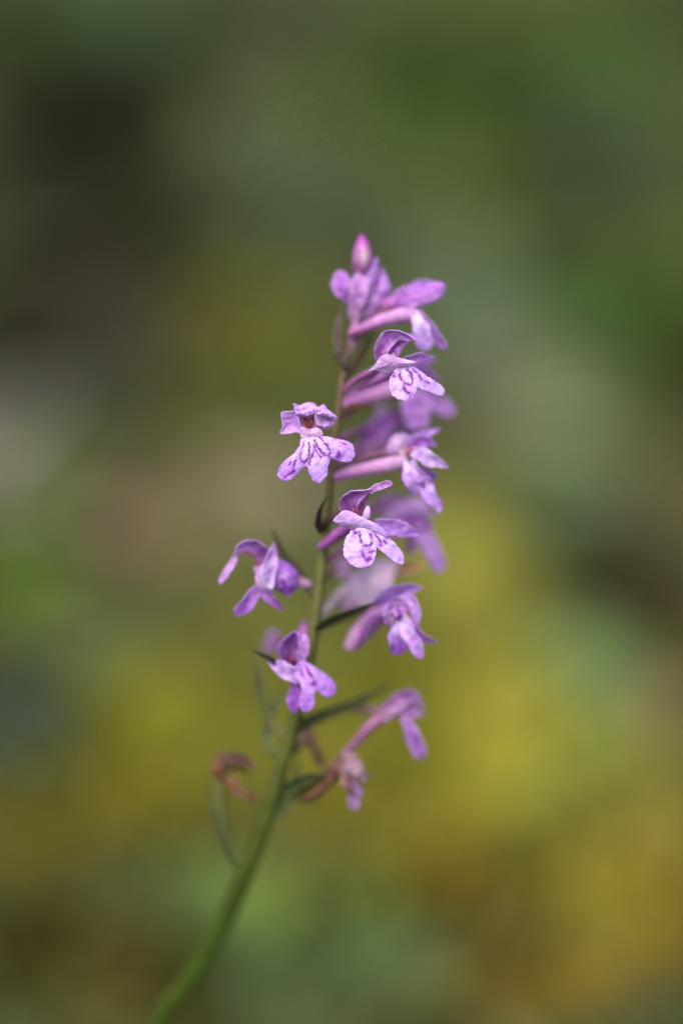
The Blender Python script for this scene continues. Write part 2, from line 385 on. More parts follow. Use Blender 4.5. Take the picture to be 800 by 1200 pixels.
def patch(poly, base, dz=0., gx=0., gy=0., bulge=0., arch=0., col=(.6, .4, .8), centre=None, edge=None, marks=(),
          mark=(.20, .008, .30), nr=14, nt=72, frill=.5, noise_amp=.12, seed=0):
    """a flat-growing petal traced by its outline, with its own slope, dome, roll-back and coloured marks.
    poly / base / marks in photo pixels; dz in mm; gx, gy slopes; bulge and arch in mm"""
    pl = np.array(poly, float); b = np.array(base, float)
    cl = np.vstack([pl, pl[:1]])
    q = np.vstack([pl[-1:], cl, pl[1:2]])
    outl = []
    m = len(pl); per = max(2, nt // m)
    for k in range(m):
        a_, b_, c_, d_ = q[k], q[k + 1], q[k + 2], q[k + 3]
        for s in range(per):
            t = s / per
            outl.append(.5 * ((2 * b_) + (-a_ + c_) * t + (2 * a_ - 5 * b_ + 4 * c_ - d_) * t * t + (-a_ + 3 * b_ - 3 * c_ + d_) * t ** 3))
    outl = np.array(outl); nt = len(outl)
    jig = np.array([math.sin(i * 1.9 + seed) * .6 + math.sin(i * 3.7 + seed * 2) * .4 for i in range(nt)])[:, None]
    jig = jig * .6 + np.array([[1.4 * noise.noise(Vector((p[0] * .22, p[1] * .22, seed + 3.3)))] for p in outl])
    outl = outl + nrm(outl - b) * jig * frill
    span = np.abs(outl - b).max()
    vs = [b]; 
    for r in range(1, nr + 1):
        rho = r / nr
        vs.extend(b + (outl - b) * rho)
    vs = np.array(vs); rho = np.concatenate([[0], np.repeat(np.arange(1, nr + 1) / nr, nt)])
    d = vs - b
    dzv = dz + gx * d[:, 0] * .12 + gy * d[:, 1] * .12 - bulge * (1 - rho ** 2) + arch * (np.linalg.norm(d, axis=1) / span) ** 2
    dzv = dzv + noise_amp * 1.6 * np.array([noise.noise(Vector((x * .12 + seed, y * .12, seed))) + .5 * noise.noise(Vector((x * .3 + seed, y * .3, seed))) for x, y in vs])
    col = np.array(col); centre = col if centre is None else np.array(centre); edge = col if edge is None else np.array(edge)
    g = np.clip(1 - np.linalg.norm(d, axis=1) / (span * .75), 0, 1)[:, None] ** 1.2
    cols = col * (1 - g) + centre * g
    e = (rho ** 6)[:, None] * .55
    cols = cols * (1 - e) + edge * e
    mt = np.array([.22 * noise.noise(Vector((x * .10, y * .10, seed + 5))) + .11 * noise.noise(Vector((x * .27, y * .27, seed + 9))) for x, y in vs])[:, None]
    cols = cols * (1 + mt * np.array((.8, 1.35, .45)))
    mk = np.array(mark)
    for stroke in marks:
        w_ = stroke[0] * 1.3; sp = spline(np.array(stroke[1:], float), 30) if len(stroke) > 2 else np.array(stroke[1:], float)
        dist = np.full(len(vs), 1e9)
        vj = vs + np.array([[.8 * noise.noise(Vector((x * .16, y * .16, seed + 21))), .8 * noise.noise(Vector((x * .16, y * .16, seed + 33)))] for x, y in vs])
        for k in range(max(1, len(sp) - 1)):
            a_ = sp[k]; ab = (sp[k + 1] - a_) if len(sp) > 1 else np.zeros(2)
            t = np.clip(((vj - a_) @ ab) / max(ab @ ab, 1e-9), 0, 1)[:, None]
            dist = np.minimum(dist, np.linalg.norm(vj - a_ - t * ab, axis=1))
        jw = w_ * (1.08 + .75 * np.array([noise.noise(Vector((x * .35, y * .35, seed))) for x, y in vs]))
        brk = np.array([noise.noise(Vector((x * .2, y * .2, seed + 40))) for x, y in vs])
        f = ((1 - sstep(.25, 1.3, dist / jw)) * (.5 + .45 * sstep(-.4, .05, brk)))[:, None]
        halo = (np.exp(-(dist / (w_ * 2.6)) ** 2) * .22)[:, None]
        cols = cols * (1 - halo) + np.array((.46, .12, .66)) * halo
        cols = cols * (1 - f) + mk * f
    verts = np.array([P(x, y, z) for (x, y), z in zip(vs, dzv)])
    faces = [(0, 1 + (j + 1) % nt, 1 + j) for j in range(nt)]
    for r in range(nr - 1):
        o = 1 + r * nt; o2 = o + nt
        faces += [(o + j, o + (j + 1) % nt, o2 + (j + 1) % nt, o2 + j) for j in range(nt)]
    return verts, faces, cols

def join(*geos):
    V = []; F = []; C = []; o = 0
    for v, f, c in geos:
        V.append(v); C.append(c); F.extend([tuple(i + o for i in q) for q in f]); o += len(v)
    return np.concatenate(V), F, np.concatenate(C)

# ------------------------------------------------------------------ the orchid
STEM = [(421, 326, 12.6, 2.6), (417, 352, 13, 3.2), (411, 395, 11.5, 4.0), (402, 440, 9.5, 4.4), (395, 490, 9.5, 4.8), (388, 540, 9.5, 5.2),
        (382, 600, 9.5, 5.8), (377, 660, 10, 6.4), (370, 720, 10.5, 7.2), (360, 780, 11.5, 8.2), (345, 845, 13.5, 8.8),
        (328, 905, 16, 9.6), (312, 960, 18.5, 10.4), (291, 1015, 21, 11), (270, 1065, 24, 11.6), (244, 1115, 26.5, 12),
        (215, 1160, 29.5, 12.4), (186, 1202, 32, 12.8)]
sp3 = [np.array(P(*s[:3])) for s in STEM]; srad = [s[3] * K for s in STEM]
dirn = nrm(sp3[-1] - sp3[-2])
low = sp3[-1] + np.array((-.010, .002, -.030)); base = np.array((low[0] - .006, low[1], float(height(low[0] - .006, low[1])) - .004))
sp3 += [low, base]; srad += [16 * K, 18 * K]
sp3.reverse(); srad.reverse()
ORCH = empty('orchid', base)
tag(ORCH, 'purple spotted orchid spike with curved green stem rising from the moss', 'orchid')
G_STEM = (.062, .105, .005); G_TOP = (.20, .18, .05)
sv, sf, sc_ = tube(sp3, srad, G_STEM, None, n=90, seg=18, rib=.05, twist=2, world=True, unit=1)
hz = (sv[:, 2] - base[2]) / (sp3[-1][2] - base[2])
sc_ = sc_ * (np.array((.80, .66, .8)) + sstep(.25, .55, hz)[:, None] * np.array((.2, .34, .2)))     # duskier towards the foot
k = sstep(.45, .85, hz)[:, None]
sc_ = sc_ * (1 - k) + np.array(G_TOP) * k
k = sstep(.80, .95, hz)[:, None]; sc_ = sc_ * (1 - k) + np.array((.20, .12, .075)) * k
mesh_obj('stem', sv, sf, M_STEM, base, ORCH, sc_)
def stem_at(py):
    ys_ = [s[1] for s in STEM]
    return (float(np.interp(py, ys_, [s[0] for s in STEM])), py, float(np.interp(py, ys_, [s[2] for s in STEM])) - SHIFT[0])

# petal colours (linear)
LIL = (.50, .215, .64); VIO = (.33, .10, .50); PINK = (.56, .24, .52); PALE = (.66, .45, .80); WHT = (.72, .60, .78)
LIP = (.62, .40, .84); LIPC = (.76, .64, .88); DKV = (.22, .05, .36); MAG = (.42, .08, .40); RUST = (.26, .03, .02)
OVA = (.24, .09, .16); OVG = (.13, .12, .05); GBR = (.085, .105, .045); DGB = (.045, .052, .022); BWN = (.16, .065, .035)
BMK = (.17, .012, .26)

def flower(label, throat, column, parts):
    """column: geometry of the flower's middle; parts: (name, geometry, material, thickness)"""
    o = mesh_obj('flower', *column[:2], M_PETAL, P(*throat), ORCH, column[2])
    o['label'] = label
    for (name, g, *rest) in parts:
        mat = rest[0] if rest else M_PETAL
        solid = name in ('spur', 'ovary', 'pollinium', 'bud', 'anther_cap')
        mesh_obj(name, g[0], g[1], mat, P(*throat), o, g[2], thick=0 if solid else .00012)
    return o
R = ribbon; T = tube
def col_(x, y, dz, dx=0, dy=-14, r=5, c=PINK):      # a stubby column with a rust-red stigma side
    return T([(x, y, dz), (x + dx * .5, y + dy * .5, dz - .1), (x + dx, y + dy, dz)], [r * .8, r * .7, r * .3], c, (.28, .05, .13), n=9)

SHIFT[0] = 2.5
# --- A: the young flower and bud at the tip
bud = T([(421, 330, 12), (423, 318, 9), (425, 306, 7.2), (424.5, 294, 7.2), (424, 284, 7.4), (423, 275, 7.8)], [6, 10.5, 12, 11, 7.5, 1.2], (.50, .36, .34), (.50, .10, .44), n=22, seg=18, rib=.07, twist=1.5)
bz = np.array([(p - np.array(P(424, 300, 7.2))) @ np.array(UPV) for p in bud[0]]) / K
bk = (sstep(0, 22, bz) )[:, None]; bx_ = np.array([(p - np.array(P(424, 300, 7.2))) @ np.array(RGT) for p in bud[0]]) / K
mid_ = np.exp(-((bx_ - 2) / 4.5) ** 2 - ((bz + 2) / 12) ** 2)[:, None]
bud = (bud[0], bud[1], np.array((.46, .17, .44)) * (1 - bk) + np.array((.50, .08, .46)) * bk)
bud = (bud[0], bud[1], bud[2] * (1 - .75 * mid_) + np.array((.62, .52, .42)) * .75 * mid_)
mesh_obj('bud', *bud[:2], M_PETAL, P(421, 330, 12), ORCH, bud[2])['label'] = 'closed pink bud at the very tip of the spike'
flower('half open flower just under the tip bud', (424, 362, 9), col_(424, 360, 8, 4, -14, 6), [
    ('dorsal_sepal', R([(417, 378, 9), (424, 352, 7.5), (433, 325, 7), (442, 302, 7.5)], 42, curl=2.2, roll=180, col=(.44, .22, .60), base=(.55, .30, .50))),
    ('lateral_sepal', R([(416, 376, 9), (436, 358, 8), (450, 338, 8), (447, 312, 9)], 24, roll=20, curl=-.9, col=(.46, .21, .62), base=(.55, .3, .5))),
    ('lateral_sepal', R([(414, 358, 9), (406, 346, 8), (399, 332, 7.5), (400, 317, 8)], 23, roll=-15, curl=.8, prof='lobe', col=(.47, .17, .62))),
    ('petal', R([(416, 378, 8.5), (417, 356, 7), (421, 336, 6.8), (427, 316, 7.6)], 24, roll=0, curl=1.3, prof='lobe', col=(.52, .24, .58), base=(.56, .32, .50))),
    ('ovary', T([stem_at(432), (409, 410, 8.5), (416, 382, 8.7), (420, 368, 8.8)], [3.2, 4.4, 5, 4], OVA, PINK, rib=.12, twist=4)),
])
# --- B: side-on flower on the right of the tip
flower('side facing flower with long pale spur beneath the tip bud', (480, 366, 7), col_(484, 366, 6.5, 8, -8, 7), [
    ('dorsal_sepal', R([(446, 356, 8), (464, 352, 7), (482, 345, 5.5), (500, 340, 5), (521, 333, 5.5)], 36, roll=160, curl=1.9, prof='lobe', col=LIL, base=(.48, .15, .46))),
    ('lateral_sepal', R([(455, 362, 9), (474, 348, 8.5), (494, 336, 8.5), (514, 332, 9)], 24, roll=35, curl=-.9, col=(.47, .19, .60))),
    ('spur', T([(486, 370, 6), (468, 370, 6), (448, 375, 6.2), (428, 383, 6.8), (408, 391, 7.5)], [9, 9.5, 8, 6, 3.5], (.58, .32, .58), (.52, .18, .47), n=20, seg=14)),
    ('lip', join(R([(484, 364, 5.5), (490, 378, 4.5), (495, 394, 4.5), (500, 411, 5.5)], 24, roll=-10, curl=.7, prof='lobe', col=LIP, base=WHT),
                 R([(490, 362, 6), (500, 378, 6), (511, 394, 6.5), (523, 409, 7)], 15, roll=35, curl=.9, prof='lobe', col=(.55, .25, .72), base=LIL))),
    ('ovary', T([stem_at(424), (422, 396, 9), (440, 372, 8.6), (458, 358, 8)], [3.4, 4.2, 5, 5], OVG, OVA, rib=.12, twist=5)),
])
SHIFT[0] = 0
# --- C: sharp flower in front
flower('sharp front flower with arched hood and looped lip marks', (463, 425, 2), join(col_(460, 424, 2.4, 2, -12, 5, PALE)), [
    ('dorsal_sepal', R([(446, 424, 4), (448, 408, 3), (458, 394, 1.8), (470, 390, .8), (486, 399, 1.2)], 21, roll=-25, roll1=15, curl=1.3, col=(.55, .27, .70), base=MAG)),
    ('petal', R([(450, 424, 3.5), (457, 407, 3.2), (470, 400, 2.2), (480, 400, 1.5)], 14, roll=40, curl=.9, col=(.52, .20, .60), base=MAG)),
    ('petal', R([(462, 420, 5), (466, 404, 5), (478, 396, 4), (488, 400, 3.5)], 14, roll=-20, curl=-.9, col=(.50, .19, .62))),
    ('lateral_sepal', patch([(432, 435), (439, 428), (445, 419), (455, 415), (466, 419), (478, 422), (486, 425), (476, 430), (464, 436), (450, 438), (440, 434)],
                            (457, 427), dz=.9, gy=.55, gx=-.05, bulge=.5, col=(.60, .36, .70), centre=(.62, .34, .62), edge=WHT, seed=3)),
    ('lateral_sepal', R([(472, 424, 4), (484, 420, 4), (496, 419, 4.5), (508, 420, 5)], 14, roll=30, curl=.8, col=LIL)),
    ('lip', patch([(466, 432), (474, 430), (482, 430), (490, 433), (500, 441), (513, 449), (521, 457), (517, 464), (505, 460), (494, 456), (489, 454), (487, 460),
                   (482, 467), (472, 469), (463, 466), (457, 458), (456, 447), (460, 438)], (476, 438), dz=.8, gy=-.35, gx=.25, bulge=-.15, arch=1.1,
                  col=LIP, centre=LIPC, edge=(.68, .48, .88), nr=30, nt=144, frill=1.0, seed=1,
                  marks=[(1.5, (467, 433), (469, 443), (474, 449), (480, 451), (483, 447), (481, 438), (477, 433)), (1.8, (473, 454), (476, 459), (479, 461)),
                         (1.4, (484, 433), (491, 440), (493, 445)), (2.2, (461, 439), (463, 440)), (1.4, (480, 465), (484, 463)), (1.1, (498, 447), (503, 450))])),
    ('spur', T([(466, 434, 3), (452, 440, 5), (436, 448, 7.5), (420, 456, 9.5)], [7, 7, 5.5, 3], (.48, .2, .5), (.42, .13, .4), n=14)),
    ('ovary', T([stem_at(462), (416, 446, 8), (434, 436, 6), (450, 424, 4)], [3.4, 4.4, 5, 4.5], OVA, (.4, .14, .4), rib=.12, twist=5)),
])
SHIFT[0] = 2
# --- D: blurred flower behind C
flower('blurred flower with thick pink spur half hidden behind the sharp one', (466, 452, 16), col_(474, 456, 15, 6, -8, 8), [
    ('dorsal_sepal', R([(462, 444, 16), (478, 430, 15.5), (494, 423, 15.5), (511, 421, 16)], 24, roll=160, curl=1.8, col=LIL)),
    ('lateral_sepal', R([(474, 446, 16), (490, 438, 15), (504, 440, 15), (516, 446, 15)], 22, roll=20, curl=.9, col=(.45, .16, .60))),
    ('spur', T([(478, 455, 15), (460, 456, 15), (438, 463, 14.5), (416, 471, 14), (396, 477, 13.5)], [10, 11, 9, 7.5, 5], (.58, .30, .58), (.56, .20, .50), n=20, seg=14)),
    ('lateral_sepal', R([(460, 440, 17), (440, 448, 17), (422, 458, 16.5), (404, 468, 16)], 16, roll=20, curl=1.2, prof='strap', col=(.33, .10, .36))),
    ('lip', join(R([(474, 456, 14.5), (482, 472, 14), (489, 488, 14), (492, 503, 14.5)], 34, roll=0, curl=.6, prof='lobe', col=(.52, .24, .66)),
                 R([(482, 456, 15), (498, 464, 14.5), (514, 474, 15), (532, 485, 16)], 23, roll=10, curl=.8, prof='lobe', col=(.56, .29, .70)))),
    ('ovary', T([stem_at(492), (412, 480, 11.5), (436, 462, 15), (458, 448, 16)], [3.6, 4.6, 5.4, 5], OVA, (.4, .15, .4), rib=.12, twist=5)),
])
SHIFT[0] = 0
# --- E: the sharpest, facing the camera
eL = patch([(353, 515), (364, 512), (372, 512), (381, 511), (393, 514), (406, 517), (414, 523), (416, 531), (411, 540), (401, 541), (390, 538), (386, 541),
            (384, 548), (383, 556), (378, 564), (373, 567), (366, 562), (362, 554), (360, 547), (354, 549), (346, 557), (338, 563), (330, 563), (325, 557),
            (327, 548), (335, 539), (344, 532), (350, 524)], (365, 522), dz=.2, gy=-.12, gx=.0, bulge=.35, arch=.9, col=(.58, .34, .82), centre=(.80, .68, .90),
           edge=(.50, .24, .78), nr=40, nt=196, frill=1.3, seed=2,
           marks=[(1.25, (356.5, 518), (353, 528), (352, 537), (356, 541.5), (361, 537), (362.5, 527), (362, 519)),
                  (1.2, (367.5, 522), (367, 530), (364, 538), (362, 545)),
                  (1.3, (368.5, 517), (373, 525), (380, 533), (385, 533.5), (386, 529), (381, 520), (374, 512)),
                  (1.0, (367, 522), (371, 530), (376, 535.5)), (1.9, (396, 530), (397.5, 534), (394.5, 534.5)),
                  (1.5, (347, 539), (344, 547), (343.5, 551)), (1.6, (345, 552), (338, 556), (333, 559.5)), (.9, (341, 541), (339, 545)), (.9, (401, 519), (405, 521))])
flower('sharp flower facing forward with three lobed purple lined lip', (364, 506, 2), join(
        patch([(353, 500), (362, 503), (372, 501), (378, 507), (376, 515), (366, 519), (357, 517), (352, 511)], (365, 509), dz=1.2, bulge=.8, col=(.60, .36, .56), centre=(.62, .40, .62), seed=4),
        T([(357, 489, 2.2), (358.5, 495, 2.0), (360, 501, 1.9)], [1.2, 2.0, 1.2], RUST, RUST, n=7, seg=8), T([(366, 489, 2.2), (364.5, 495, 2.0), (363, 502, 1.9)], [1.2, 2.1, 1.2], RUST, RUST, n=7, seg=8)), [
    ('dorsal_sepal', join(R([(361, 500, 6.5), (361, 484, 6.3), (361, 475, 4.5), (361, 476, 2.2)], 34, roll=0, curl=1.0, prof='strap', col=(.52, .22, .66)),
        patch([(343, 473), (350, 475), (358, 472.5), (367, 472), (371, 476), (376, 478), (374, 484), (366, 486), (356, 488), (347, 486), (345, 479)], (360, 479), dz=1.6, gy=-.35, bulge=.7,
              col=(.60, .33, .74), centre=(.66, .42, .78), edge=(.46, .17, .64), noise_amp=.4, seed=15))),
    ('petal', patch([(350, 484), (360, 486), (369, 486), (371, 497), (369, 506), (360, 507), (352, 503), (347, 494)], (360, 496), dz=2.6, bulge=-.5, col=(.64, .36, .56), centre=(.62, .28, .36), seed=5)),
    ('petal', join(patch([(367, 477), (373, 477), (379, 474), (382, 478), (388, 483), (395, 489), (389, 490), (380, 487), (371, 486)], (378, 482), dz=.8, gx=.1, gy=-.4, bulge=.6, col=(.62, .37, .76), edge=PALE, centre=(.62, .36, .76), noise_amp=.3, seed=6),
                    patch([(369, 485), (379, 486), (388, 489), (395, 489.5), (391, 494), (383, 500), (376, 499.5), (371, 497)], (380, 492), dz=1.3, gx=.1, gy=.2, bulge=-.3, col=(.66, .44, .72), edge=(.56, .28, .70), centre=(.62, .38, .68), seed=16, marks=[(2.2, (384, 491), (387, 493))], mark=(.42, .12, .56)))),
    ('lateral_sepal', patch([(330, 483), (338, 482), (347, 482), (350, 489), (352, 498), (353, 507), (345, 507), (337, 508.5), (328.5, 508), (331, 500), (329.5, 491)], (341, 495), dz=1.9, gx=-.2, gy=.1, bulge=-.7,
                            col=(.50, .26, .66), edge=PALE, centre=(.44, .18, .58), seed=7)),
    ('lateral_sepal', R([(372, 500, 4), (382, 498, 4), (390, 492, 4.5), (393, 487, 5)], 10, roll=10, curl=.6, col=LIL)),
    ('lip', eL),
    ('spur', T([(366, 512, 3), (370, 520, 5), (373, 532, 7.5), (375, 544, 10)], [6, 6, 5, 3], (.5, .22, .5), (.45, .14, .4), n=14)),
    ('ovary', T([stem_at(552), (382, 532, 8), (374, 515, 7), (366, 503, 5)], [3.6, 4.4, 5, 4], OVA, (.5, .25, .45), rib=.12, twist=5)),
])
SHIFT[0] = 2
# --- F: side flower with twisted lip
flower('side facing flower with twisted violet lip and pink throat', (476, 530, 6), join(col_(470, 534, 6, 12, -12, 8, (.62, .40, .55)), T([(476, 534, 5), (480, 528, 4.8), (485, 523, 5)], [1.4, 2.4, 1.4], (.46, .14, .30), (.38, .07, .18), n=8)), [
    ('dorsal_sepal', R([(470, 524, 7.5), (484, 514, 7), (500, 508, 7), (517, 502, 7.5)], 15, roll=150, curl=1.5, col=(.57, .28, .70))),
    ('petal', R([(480, 526, 6.5), (490, 518, 6), (500, 518, 6), (512, 522, 6.5)], 17, roll=10, curl=.9, col=(.46, .17, .62))),
    ('lateral_sepal', R([(482, 528, 5), (496, 534, 4), (510, 541, 4), (526, 548, 4.8)], 19, roll=15, curl=.8, col=PALE)),
    ('lateral_sepal', patch([(452, 530), (455, 518), (463, 509), (474, 508), (482, 515), (480, 526), (470, 533), (460, 535)], (468, 521), dz=7.5, bulge=1.2, col=(.56, .34, .62), centre=(.62, .42, .62), seed=8)),
    ('lip', join(R([(474, 540, 4.5), (479, 552, 3.5), (485, 566, 3.2), (492, 578, 4)], 24, roll=-20, roll1=20, curl=.9, prof='lobe', col=(.60, .38, .80), base=WHT, edge=(.34, .09, .58)),
                 R([(480, 542, 4.5), (491, 558, 3.6), (503, 578, 3.8), (515, 601, 4.8)], 19, roll=30, roll1=-30, curl=1.1, prof='strap', col=(.60, .36, .80), base=WHT, edge=(.38, .12, .62), wave=.22),
                 R([(492, 548, 6), (502, 556, 6.5), (509, 563, 7.5)], 14, roll=10, curl=.6, prof='lobe', col=(.5, .25, .6)))),
    ('spur', T([(478, 540, 6), (458, 544, 6.2), (432, 549, 6.8), (408, 555, 7.5), (386, 561, 8.2)], [9, 9.5, 8.5, 7, 4.5], (.60, .36, .58), (.50, .20, .52), n=20, seg=14)),
    ('ovary', T([stem_at(560), (412, 545, 10), (436, 535, 9), (462, 529, 7.5)], [3.6, 5, 5.5, 5], DGB, (.25, .11, .18), rib=.12, twist=5)),
])
SHIFT[0] = 2
# --- F2: flower far behind, between D and F
flower('blurred violet flower on the far side of the stem', (446, 510, 20), col_(450, 508, 19, 6, -4, 7), [
    ('dorsal_sepal', R([(426, 528, 19), (440, 506, 17.5), (453, 494, 17.5), (469, 488, 18)], 34, roll=10, curl=1.4, col=(.44, .15, .52))),
    ('lateral_sepal', R([(436, 516, 21), (452, 506, 22), (464, 502, 23)], 18, roll=40, curl=.8, col=(.42, .15, .52))),
    ('lip', R([(446, 510, 20), (458, 514, 21), (466, 524, 22)], 20, roll=20, curl=.8, prof='lobe', col=(.5, .25, .62))),
    ('spur', T([(446, 510, 20), (434, 522, 18.5), (424, 534, 17), (418, 542, 16)], [7, 8, 6, 3.5], (.5, .24, .5), (.45, .2, .42), n=14)),
    ('ovary', T([stem_at(548), (404, 540, 13), (424, 522, 17), (438, 512, 20)], [3.6, 4.6, 5.2, 5], OVA, (.4, .15, .4), rib=.12, twist=5)),
])
# --- X: far-side blooms that fill the spike behind the front row
flower('blurred far side flower between the two upper right spurs', (462, 492, 22), col_(466, 492, 21, 6, -4, 7), [
    ('dorsal_sepal', R([(452, 500, 22), (466, 490, 21), (482, 484, 21), (500, 486, 22)], 26, roll=10, curl=1.2, col=(.48, .20, .58))),
    ('lip', R([(464, 494, 22), (478, 502, 22), (492, 510, 23)], 22, roll=10, curl=.8, prof='lobe', col=(.52, .27, .64))),
    ('lateral_sepal', R([(456, 496, 22), (448, 486, 22), (446, 474, 23)], 16, roll=10, curl=.8, col=(.46, .18, .54))),
    ('ovary', T([stem_at(520), (412, 508, 14), (436, 500, 19), (456, 496, 22)], [3.6, 4.4, 5, 5], OVA, (.4, .15, .4), rib=.12, twist=5)),
])
flower('blurred far side flower below the twisted lip', (452, 588, 24), col_(456, 588, 23, 6, -4, 7), [
    ('dorsal_sepal', R([(440, 600, 24), (456, 590, 23), (470, 588, 23), (486, 594, 24)], 22, roll=10, curl=1.2, col=(.44, .20, .52))),
    ('lip', R([(452, 592, 24), (464, 602, 24), (474, 614, 25)], 20, roll=10, curl=.8, prof='lobe', col=(.48, .26, .58))),
    ('ovary', T([stem_at(612), (402, 604, 15), (428, 598, 20), (446, 594, 24)], [3.6, 4.4, 5, 5], OVA, (.4, .15, .4), rib=.12, twist=5)),
])
SHIFT[0] = 0
# --- G: sharp flower with pointed hood
flower('sharp flower with pointed hood and pale egg shaped lip lobe', (420, 606, 1.5), join(T([(419, 606, 1.8), (418, 598, 1.4), (415, 592, 2.4)], [1.6, 2.2, 1.2], (.36, .05, .12), (.22, .02, .05), n=9), T([(428, 608, 1.2), (430, 601, 1), (431, 593, 1.4)], [4.5, 4.5, 2], (.66, .42, .66), PALE, n=9)), [
    ('dorsal_sepal', R([(408, 604, 4), (408, 590, 2.8), (416, 580, 1.2), (428, 576, .2), (437, 573, -.1)], 25, roll=-28, roll1=0, curl=1.5, col=(.56, .22, .62), base=MAG, edge=(.66, .42, .78))),
    ('petal', R([(432, 576, .4), (442, 571, .3), (451, 568, .4), (460, 565.5, .7)], 9, roll=10, curl=.6, prof='strap', col=(.52, .24, .60))),
    ('petal', R([(412, 604, 4.5), (416, 592, 4), (424, 583, 3), (434, 577, 2)], 20, roll=10, curl=-1.0, col=(.48, .10, .46), base=MAG)),
    ('lateral_sepal', patch([(390, 610), (396, 603), (404, 598), (414, 601), (428, 608), (441, 614), (452, 623), (455, 630), (444, 626), (430, 623), (416, 621), (403, 617), (396, 614)], (422, 613), dz=.4, gx=-.12, gy=.45, bulge=.5,
                            col=(.60, .37, .76), centre=(.64, .44, .78), edge=PALE, seed=9)),
    ('lateral_sepal', R([(438, 614, 4), (455, 617, 4.2), (474, 621, 4.8), (494, 627, 6)], 22, roll=10, curl=.9, col=(.50, .24, .72))),
    ('lip', patch([(413, 621), (424, 619), (436, 620), (446, 624), (456, 631), (466, 640), (473, 652), (472, 661), (463, 659), (453, 651), (446, 645), (441, 642), (440, 651), (436, 660),
                   (427, 665), (416, 664), (407, 657), (402, 647), (404, 634), (408, 626)], (427, 629), dz=.0, gy=-.25, gx=.18, bulge=-.1, arch=1.0, col=LIP, centre=LIPC, edge=(.66, .44, .88), nr=34, nt=160, frill=1.0, seed=10,
                  marks=[(1.5, (421, 624), (422, 633), (427, 639), (433, 639), (436, 633), (433, 625)), (1.7, (423, 646), (426, 652), (429, 657)), (2.2, (429, 655), (434, 654)), (1.5, (438, 646), (432, 648)),
                         (1.4, (440, 627), (445, 634), (446, 640)), (2.0, (415, 623), (417, 625)), (1.0, (449, 633), (453, 637))])),
    ('spur', T([(416, 616, 3), (402, 622, 5), (388, 632, 6.5), (374, 642, 8)], [7, 7.5, 6.5, 4], (.34, .10, .36), (.40, .12, .38), n=14)),
    ('ovary', T([stem_at(622), (382, 612, 8), (392, 605, 6), (408, 604, 4)], [4, 4.4, 5, 5], (.08, .055, .045), (.14, .07, .08), rib=.12, twist=5)),
])
SHIFT[0] = 2
# --- H: blurred, behind G on the right
flower('blurred drooping flower on the right behind the sharp one', (478, 614, 18), col_(484, 612, 17.5, 6, -6, 7), [
    ('dorsal_sepal', R([(454, 612, 18.5), (470, 600, 17.5), (490, 594, 17), (512, 606, 17.5)], 30, roll=165, curl=1.7, col=(.52, .28, .60), edge=PALE)),
    ('lateral_sepal', R([(462, 618, 18), (480, 610, 16.5), (498, 614, 16), (508, 626, 16.5)], 22, roll=0, curl=1.0, col=(.48, .18, .56))),
    ('lip', join(R([(488, 620, 17), (500, 634, 16.5), (510, 650, 16.5), (516, 671, 17)], 22, roll=10, curl=1.0, prof='strap', col=(.56, .30, .70)),
                 R([(482, 620, 17.5), (484, 634, 18), (482, 648, 19)], 16, roll=30, curl=.8, prof='lobe', col=(.42, .17, .52)))),
    ('spur', T([(480, 616, 18), (460, 624, 17), (440, 634, 16), (424, 644, 15)], [8, 8.5, 7, 4], (.5, .2, .5), (.45, .15, .42), n=14)),
    ('ovary', T([stem_at(662), (402, 644, 14), (432, 628, 17), (464, 616, 18.5)], [4, 4.6, 5.4, 5], OVA, (.4, .15, .4), rib=.12, twist=5)),
])
SHIFT[0] = 3
